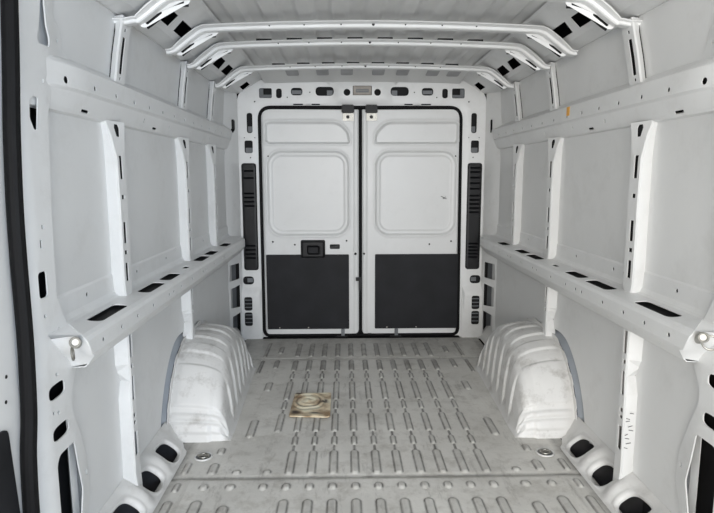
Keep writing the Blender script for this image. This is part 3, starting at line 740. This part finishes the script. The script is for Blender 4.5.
# ------------------------------------------------------------------ rear doors
def sdf_rr(X, Z, x0, x1, z0, z1, r):
    cx, cz = (x0 + x1) / 2, (z0 + z1) / 2; qx = abs(X - cx) - (x1 - x0) / 2 + r; qz = abs(Z - cz) - (z1 - z0) / 2 + r
    return math.hypot(max(qx, 0), max(qz, 0)) + min(max(qx, qz), 0) - r
def sdf_poly(poly, x, z):
    d = 1e9; n = len(poly); ins = False
    for i in range(n):
        ax, az = poly[i]; bx, bz = poly[(i + 1) % n]; dx, dz = bx - ax, bz - az; t = max(0, min(1, ((x - ax) * dx + (z - az) * dz) / (dx * dx + dz * dz + 1e-12)))
        d = min(d, math.hypot(x - ax - t * dx, z - az - t * dz))
        if (az > z) != (bz > z) and x < (bx - ax) * (z - az) / (bz - az) + ax: ins = not ins
    return -d if ins else d
def rear_door(k, s):
    # s = -1: left leaf (local x = |X| measured from the centre)
    xo = .722 if s < 0 else .709; xi = .024 if s < 0 else -.002
    X0, X1 = (-xo, -xi) if s < 0 else (xi, xo)
    o_, i_ = (X0, X1) if s < 0 else (X1, X0)
    rad = {'ob': .05, 'ib': .045, 'it': .01, 'ot': .075}
    outl = roundpoly([(o_, .022), (i_, .022 if s < 0 else .018), (i_, 1.668), (o_, 1.668)], [rad['ob'], rad['ib'], rad['it'], rad['ot']], 8)
    win = roundpoly([(s * .69, 1.578), (s * .172, 1.578), (s * .100, 1.505), (s * .094, 1.432), (s * .69, 1.432)], [.03, .05, .03, .012, .03], 5)
    rx0, rx1 = sorted((s * .684, s * .096))
    def hgt(x, z):
        h = 0.0
        d = sdf_poly(win, x, z)
        h += .022 * sstep(d, .003, -.009)                       # window pressing sinks away
        h -= .005 * math.exp(-((d - .010) / .006) ** 2)
        d = sdf_rr(x, z, rx0, rx1, .768, 1.376, .105)
        h += .014 * sstep(d, .002, -.012) + .006 * sstep(d, -.028, -.038); h -= .004 * math.exp(-((d - .006) / .006) ** 2)
        # turned outer rim and hinge-side step
        e = min(abs(x - X0), abs(x - X1)); h += .010 * sstep(e, .012, .0)
        c = abs(x - i_); h += .006 * sstep(c, .036, .030)
        return h
    def fn(u, v): return (u, D + .006 + hgt(u, v), v)
    H = [disc(s * .675, 1.34, .006, 8), disc(s * .655, .722, .007, 8), disc(s * .495, .70, .007, 8), disc(s * .115, .728, .007, 8)]
    if s < 0: H = [h for h in H] + [rr(-.238, .668, -.165, .702, .008), disc(-.050, .630, .010, 8)]
    else: H = H[:3] + [disc(.012, .630, .009, 8)]
    ob = link(f'door_{k}', sheet(outl, H, fn, grid=(.007, .007)), M['door'], thick=.004, off=1, ang=60)
    tag(ob, kind='structure')
    px0, px1 = (-.706, -.098) if s < 0 else (.094, .712)
    def bp(u, v):
        w = .0015 * math.sin(u * 9 + 1) * math.sin(v * 11)
        return (u, D - .001 + w, v)
    p = link('lower_trim_panel', sheet(rr(px0, .066, px1, .628, .008), [], bp, grid=(.04, .04)), M['charcoal'], ob, thick=.005)
    p['label'] = 'matt black lower trim panel'
    bm = bmesh.new()
    bm.free()
    for x in ((px0 + px1) / 2, px0 + .09):
        bm = bmesh.new(); cyl(bm, (x, D - .0045, .078), (x, D - .008, .078), .005, n=10); link('trim_clip', bm, M['steel'], p)
    # black closing bracket at the top inner corner, on a bright plate
    a, b = (-.147, -.058) if s < 0 else (.022, .108)
    bm = bmesh.new(); box(bm, a, b, D - .035, D + .002, 1.640, 1.697); bmesh.ops.bevel(bm, geom=bm.edges, offset=.006, segments=2, affect='EDGES')
    hb = link('latch_bracket', bm, M['black'], ob)
    bm = sheet(rr(a + .008, 1.588, b - .002, 1.640, .006), [roundpoly([((a + b) / 2 - .008, 1.628), ((a + b) / 2 - .012, 1.604), ((a + b) / 2 + .012, 1.604), ((a + b) / 2 + .008, 1.628)], .004), disc(a + .018, 1.60, .003, 6), disc(b - .012, 1.60, .003, 6)], lambda u, v: (u, D - .002, v))
    link('latch_plate', bm, M['steel'], hb, thick=.003)
    bm = bmesh.new(); cyl(bm, ((a + b) / 2, D + .002, 1.614), ((a + b) / 2, D - .006, 1.614), .012, n=12); link('latch_pin', bm, M['black'], hb)
    # foot catch
    x = -.145 if s < 0 else .255
    bm = bmesh.new(); box(bm, x - .013, x + .013, D - .012, D + .008, .012, .066); bmesh.ops.bevel(bm, geom=bm.edges, offset=.004, segments=2, affect='EDGES'); link('foot_catch', bm, M['cavgrey'], ob)
    bm = bmesh.new(); box(bm, x - .045, x + .035, D - .014, D + .004, .004, .016); link('catch_plate', bm, M['black'], ob)
    if s < 0:
        # handle housing
        def hf(u, v):
            d = sdf_rr(u, v, -.452, -.272, .600, .735, .014); hh = .030 * sstep(-d, 0, .012)
            d2 = sdf_rr(u, v, -.402, -.315, .632, .692, .008); hh -= .018 * sstep(-d2, 0, .006)
            return (u, D + .004 - hh, v)
        h = link('handle_housing', sheet(rr(-.452, .600, -.272, .735, .014), [], hf, grid=(.006, .006)), M['black'], ob, ang=60)
        bm = bmesh.new(); box(bm, -.392, -.325, D - .024, D - .010, .640, .684); bmesh.ops.bevel(bm, geom=bm.edges, offset=.004, segments=2, affect='EDGES'); link('pull_handle', bm, M['charcoal'], h)
        bm = bmesh.new(); box(bm, -.232, -.196, D - .004, D + .02, .672, .692); box(bm, -.198, -.170, D + .0, D + .02, .676, .700); cyl(bm, (-.19, D - .008, .686), (-.19, D + .01, .686), .008, n=10)
        link('lock_lever', bm, M['black'], ob)
        bm = bmesh.new(); box(bm, -.026, -.006, D - .006, D + .02, .36, .455); box(bm, -.048, -.022, D - .008, D + .01, .43, .455); link('lock_catch', bm, M['black'], ob)
    else:
        bm = bmesh.new(); box(bm, .10, .16, D - .006, D + .004, .012, .026); box(bm, .04, .07, D - .006, D + .004, .018, .03); link('paint_chip', bm, M['black'], ob)
        # scratched mark
        bm = bmesh.new()
        for q0, q1 in (((.575, 1.052), (.60, 1.040)), ((.60, 1.040), (.612, 1.046)), ((.59, 1.036), (.618, 1.032))):
            cyl(bm, (q0[0], D + .0175, q0[1]), (q1[0], D + .0175, q1[1]), .0022, n=6)
        link('scratch', bm, M['cavity'], ob)
rear_door(1, -1); rear_door(2, 1)
bm = bmesh.new()
P = [(x, D + .004, z) for x, z in roundpoly([(-.733, .016), (.720, .016), (.707, 1.682), (-.731, 1.682)], [.05, .05, .085, .085], 8)]
sweep(bm, P, circ(.0115, 10), closed=True)
o = link('rear_door_seal', bm, M['rubber']); tag(o, 'thin black rubber seal framing the pair of rear doors', 'door seal')
bm = bmesh.new(); box(bm, -.025, -.001, D + .018, D + .03, .02, 1.67); cyl(bm, (-.013, D + .014, .03), (-.013, D + .014, 1.66), .008, n=10)
o = link('centre_door_seal', bm, M['rubber']); tag(o, 'black vertical rubber seal in the gap between the two rear doors', 'door seal')
bm = bmesh.new(); box(bm, -.78, .78, D + .048, D + .052, -.05, 1.72)
o = link('trim_1', bm, M['cavity']); tag(o, kind='structure')
bm = bmesh.new(); box(bm, -.74, .73, D - .03, D + .05, -.012, .006); bmesh.ops.bevel(bm, geom=bm.edges, offset=.003, segments=1, affect='EDGES')
o = link('trim_2', bm, M['rubber']); tag(o, kind='structure')

# lamp in the header
root = empty('interior_lamp', (0, D - .01, 1.763)); tag(root, 'small taupe rectangular lamp in the header above the rear doors', 'lamp')
bm = bmesh.new(); box(bm, -.064, .064, D - .014, D + .01, 1.765, 1.826); bmesh.ops.bevel(bm, geom=bm.edges, offset=.003, segments=1, affect='EDGES'); link('lamp_frame', bm, M['lamp'], root)
bm = bmesh.new(); box(bm, -.045, .045, D - .017, D - .01, 1.782, 1.804); link('lamp_lens', bm, M['cavgrey'], root)
bm = bmesh.new(); box(bm, -.04, .04, D - .0185, D - .016, 1.792, 1.795); link('lamp_ridge', bm, M['lamp'], root)

# vent grilles
for s, side in SIDES:
    root = empty('vent_grille', (s * .81, D, .5)); tag(root, f'tall black louvred vent grille in the pillar at the {side} of the rear doors', 'vent grille')
    a, b = sorted((s * .764, s * .867))
    def gf(u, v, a=a, b=b):
        d = sdf_rr(u, v, a, b, .512, 1.292, .022); return (u, D + .002 - .010 * sstep(-d, 0, .008), v)
    zs = [.60, .625, .65, .675, .70, .93, .96, .99, 1.02, 1.05, 1.10, 1.14, 1.18, 1.22, 1.25] if s > 0 else [.60, .63, .66, .69, .98, 1.01, 1.04, 1.07, 1.18, 1.23]
    HS = [rr(a + .016, z, b - .016, z + .012, .003, 3) for z in zs]
    gfr = link('grille_frame', sheet(rr(a, .512, b, 1.292, .022), HS, gf, grid=(.012, .02)), M['black'], root, thick=.004)
    for z in zs:
        bm = bmesh.new()
        q = [bm.verts.new((x, D + dy, z + dz)) for x in (a + .016, b - .016) for dy, dz in ((-.012, -.002), (-.010, .0), (.014, .012), (.012, .010))]
        for f in ((0, 1, 2, 3), (4, 7, 6, 5), (0, 4, 5, 1), (1, 5, 6, 2), (2, 6, 7, 3), (3, 7, 4, 0)): bm.faces.new([q[i] for i in f])
        link('louvre', bm, M['charcoal'], gfr)
    bm = bmesh.new(); box(bm, a + .01, b - .01, D + .02, D + .024, .53, 1.28); link('grille_backing', bm, M['rubber'], root)

# ------------------------------------------------------------------ lashing rings, floor lashing points, clip, sticker
def torus(bm, c, nrm, r, t, n=24, k=8, sq=1.0):
    nrm = Vector(nrm).normalized(); P = ring_pts(c, nrm, r, n)
    if sq != 1: P = [Vector((p.x, p.y, c[2] + (p.z - c[2]) * sq)) for p in P]
    sweep(bm, P, circ(t, k), closed=True, up=nrm)
for s, side in SIDES:
    root = empty('lashing_ring', (s * .85, 1.50, .72)); tag(root, f'steel lashing ring on the cab end of the {side} shelf rail', 'lashing ring')
    bm = bmesh.new()
    cyl(bm, (s * .870, 1.545, .745), (s * .848, 1.490, .762), .017, .015, 20); bmesh.ops.bevel(bm, geom=bm.edges, offset=.002, segments=1, affect='EDGES')
    torus(bm, (s * .846, 1.487, .763), (s * -.4, -1, .25), .012, .003)
    link('ring_boss', bm, M['steel'], root)
    bm = bmesh.new()
    if s < 0: torus(bm, (s * .852, 1.482, .733), (1, .35, .1), .016, .003)
    else: torus(bm, (s * .868, 1.488, .747), (.5, .9, .1), .020, .003)
    link('ring', bm, M['steel'], root)
    root = empty('floor_lashing_point', (s * .741, 2.33, .0)); tag(root, f'round recessed floor lashing point in front of the {side} wheel arch', 'lashing point')
    bm = bmesh.new(); torus(bm, (s * .741, 2.33, .004), (0, 0, 1), .036, .004, 32); link('cup_rim', bm, M['sill'], root)
    bm = bmesh.new(); cyl(bm, (s * .741, 2.33, .0), (s * .741, 2.33, .003), .034, n=28); link('cup', bm, M['cavgrey'], root)
    bm = bmesh.new(); torus(bm, (s * .741, 2.33, .008), (0, 0, 1), .020, .004, 24); box(bm, s * .741 - .026, s * .741 + .026, 2.326, 2.334, .003, .012); link('tie_ring', bm, M['steel'], root)
root = empty('latch_clip', (-.9, 4.1, 1.51)); tag(root, 'black plastic clip at the door end of the upper rail, on the left corner post', 'clip')
bm = bmesh.new(); box(bm, -.915, -.893, 4.085, 4.105, 1.515, 1.59); bmesh.ops.bevel(bm, geom=bm.edges, offset=.006, segments=2, affect='EDGES'); link('clip_body', bm, M['black'], root)
bm = bmesh.new(); cyl(bm, (-.952, 4.03, 1.512), (-.90, 4.09, 1.520), .010, n=12); link('clip_arm', bm, M['black'], root)
bm = bmesh.new(); ys = 2.655
vs = [(.9045, 1.5145), (.9005, 1.511), (.9005, 1.472), (.9025, 1.472), (.9025, 1.5105), (.9055, 1.5135)]
A = [bm.verts.new((x, ys, z)) for x, z in vs]; B = [bm.verts.new((x, ys + .035, z)) for x, z in vs]
bm.faces.new(A); bm.faces.new(B)
for i in range(6): bm.faces.new((A[i], A[(i + 1) % 6], B[(i + 1) % 6], B[i]))
o = link('orange_sticker', bm, M['orange']); tag(o, 'small orange yellow sticker on the upper rail of the right wall', 'sticker')

# ------------------------------------------------------------------ stained tan pad on the floor
def pad_mat():
    m, nt, b = new_mat('stained_tan_card'); L = nt.links
    tc = N(nt, 'ShaderNodeTexCoord'); at = N(nt, 'ShaderNodeAttribute'); at.attribute_name = 'stain'
    n = N(nt, 'ShaderNodeTexNoise'); n.inputs['Scale'].default_value = 14; n.inputs['Detail'].default_value = 3; L.new(tc.outputs['Object'], n.inputs['Vector'])
    r = N(nt, 'ShaderNodeValToRGB'); e = r.color_ramp.elements; e[0].position = .33; e[0].color = (.30, .20, .11, 1); e[1].position = .62; e[1].color = (.86, .80, .62, 1)
    x = e.new(.5); x.color = (.72, .60, .42, 1); L.new(n.outputs[0], r.inputs[0])
    mx = N(nt, 'ShaderNodeMixRGB'); L.new(at.outputs['Fac'], mx.inputs[0]); L.new(r.outputs[0], mx.inputs[1]); mx.inputs[2].default_value = (.035, .022, .015, 1)
    L.new(mx.outputs[0], b.inputs['Base Color']); b.inputs['Roughness'].default_value = .38
    return m
root = empty('stained_pad', (-.313, 2.872, .006)); tag(root, 'square tan pad with brown oval stains lying flat on the ribbed floor', 'pad')
cx, cy = -.313, 2.872
outl = roundpoly([(cx - .100, cy - .153), (cx + .108, cy - .160), (cx + .106, cy + .158), (cx - .092, cy + .152)], .018, 5)
ST = {}
def pad(u, v):
    x, y = (u - cx) / .1, (v - cy) / .16
    q = math.hypot((x + .12) / .95, (y - .25) / .75)
    h = .006 * math.exp(-((q - .80) / .10) ** 2) + .005 * math.exp(-((q - .45) / .10) ** 2) + .008 * math.exp(-(q / .22) ** 2)
    h += .002 * math.sin(u * 61 + v * 23) 
    h += .005 * max(0, abs(x) - .8)
    st = .75 * math.exp(-((q - .66) / .07) ** 2) * (1 if y < .5 else .5) + .6 * math.exp(-((q - .95) / .06) ** 2) * (y < .2)
    for a, b, r1, r2 in ((-.70, -.66, .26, .15), (.72, .12, .22, .10), (-.72, .90, .26, .09), (.30, -.74, .30, .07), (.80, .24, .10, .14)):
        st = max(st, 1.3 * math.exp(-(((x - a) / r1) ** 2 + ((y - b) / r2) ** 2) * 1.3))
    ST[(round(u, 5), round(v, 5))] = min(1, st); 
    return (u, v, .0095 + h)
order = []
def pad2(u, v): 
    r = pad(u, v); order.append(ST[(round(u, 5), round(v, 5))]); return r
bm = sheet(outl, [], pad2, grid=(.006, .006))
o = link('pad_sheet', bm, pad_mat(), root, thick=.006, off=0, recalc=True)
at = o.data.attributes.new('stain', 'FLOAT', 'POINT')
if len(order) == len(o.data.vertices): at.data.foreach_set('value', np.array(order, dtype=np.float32))
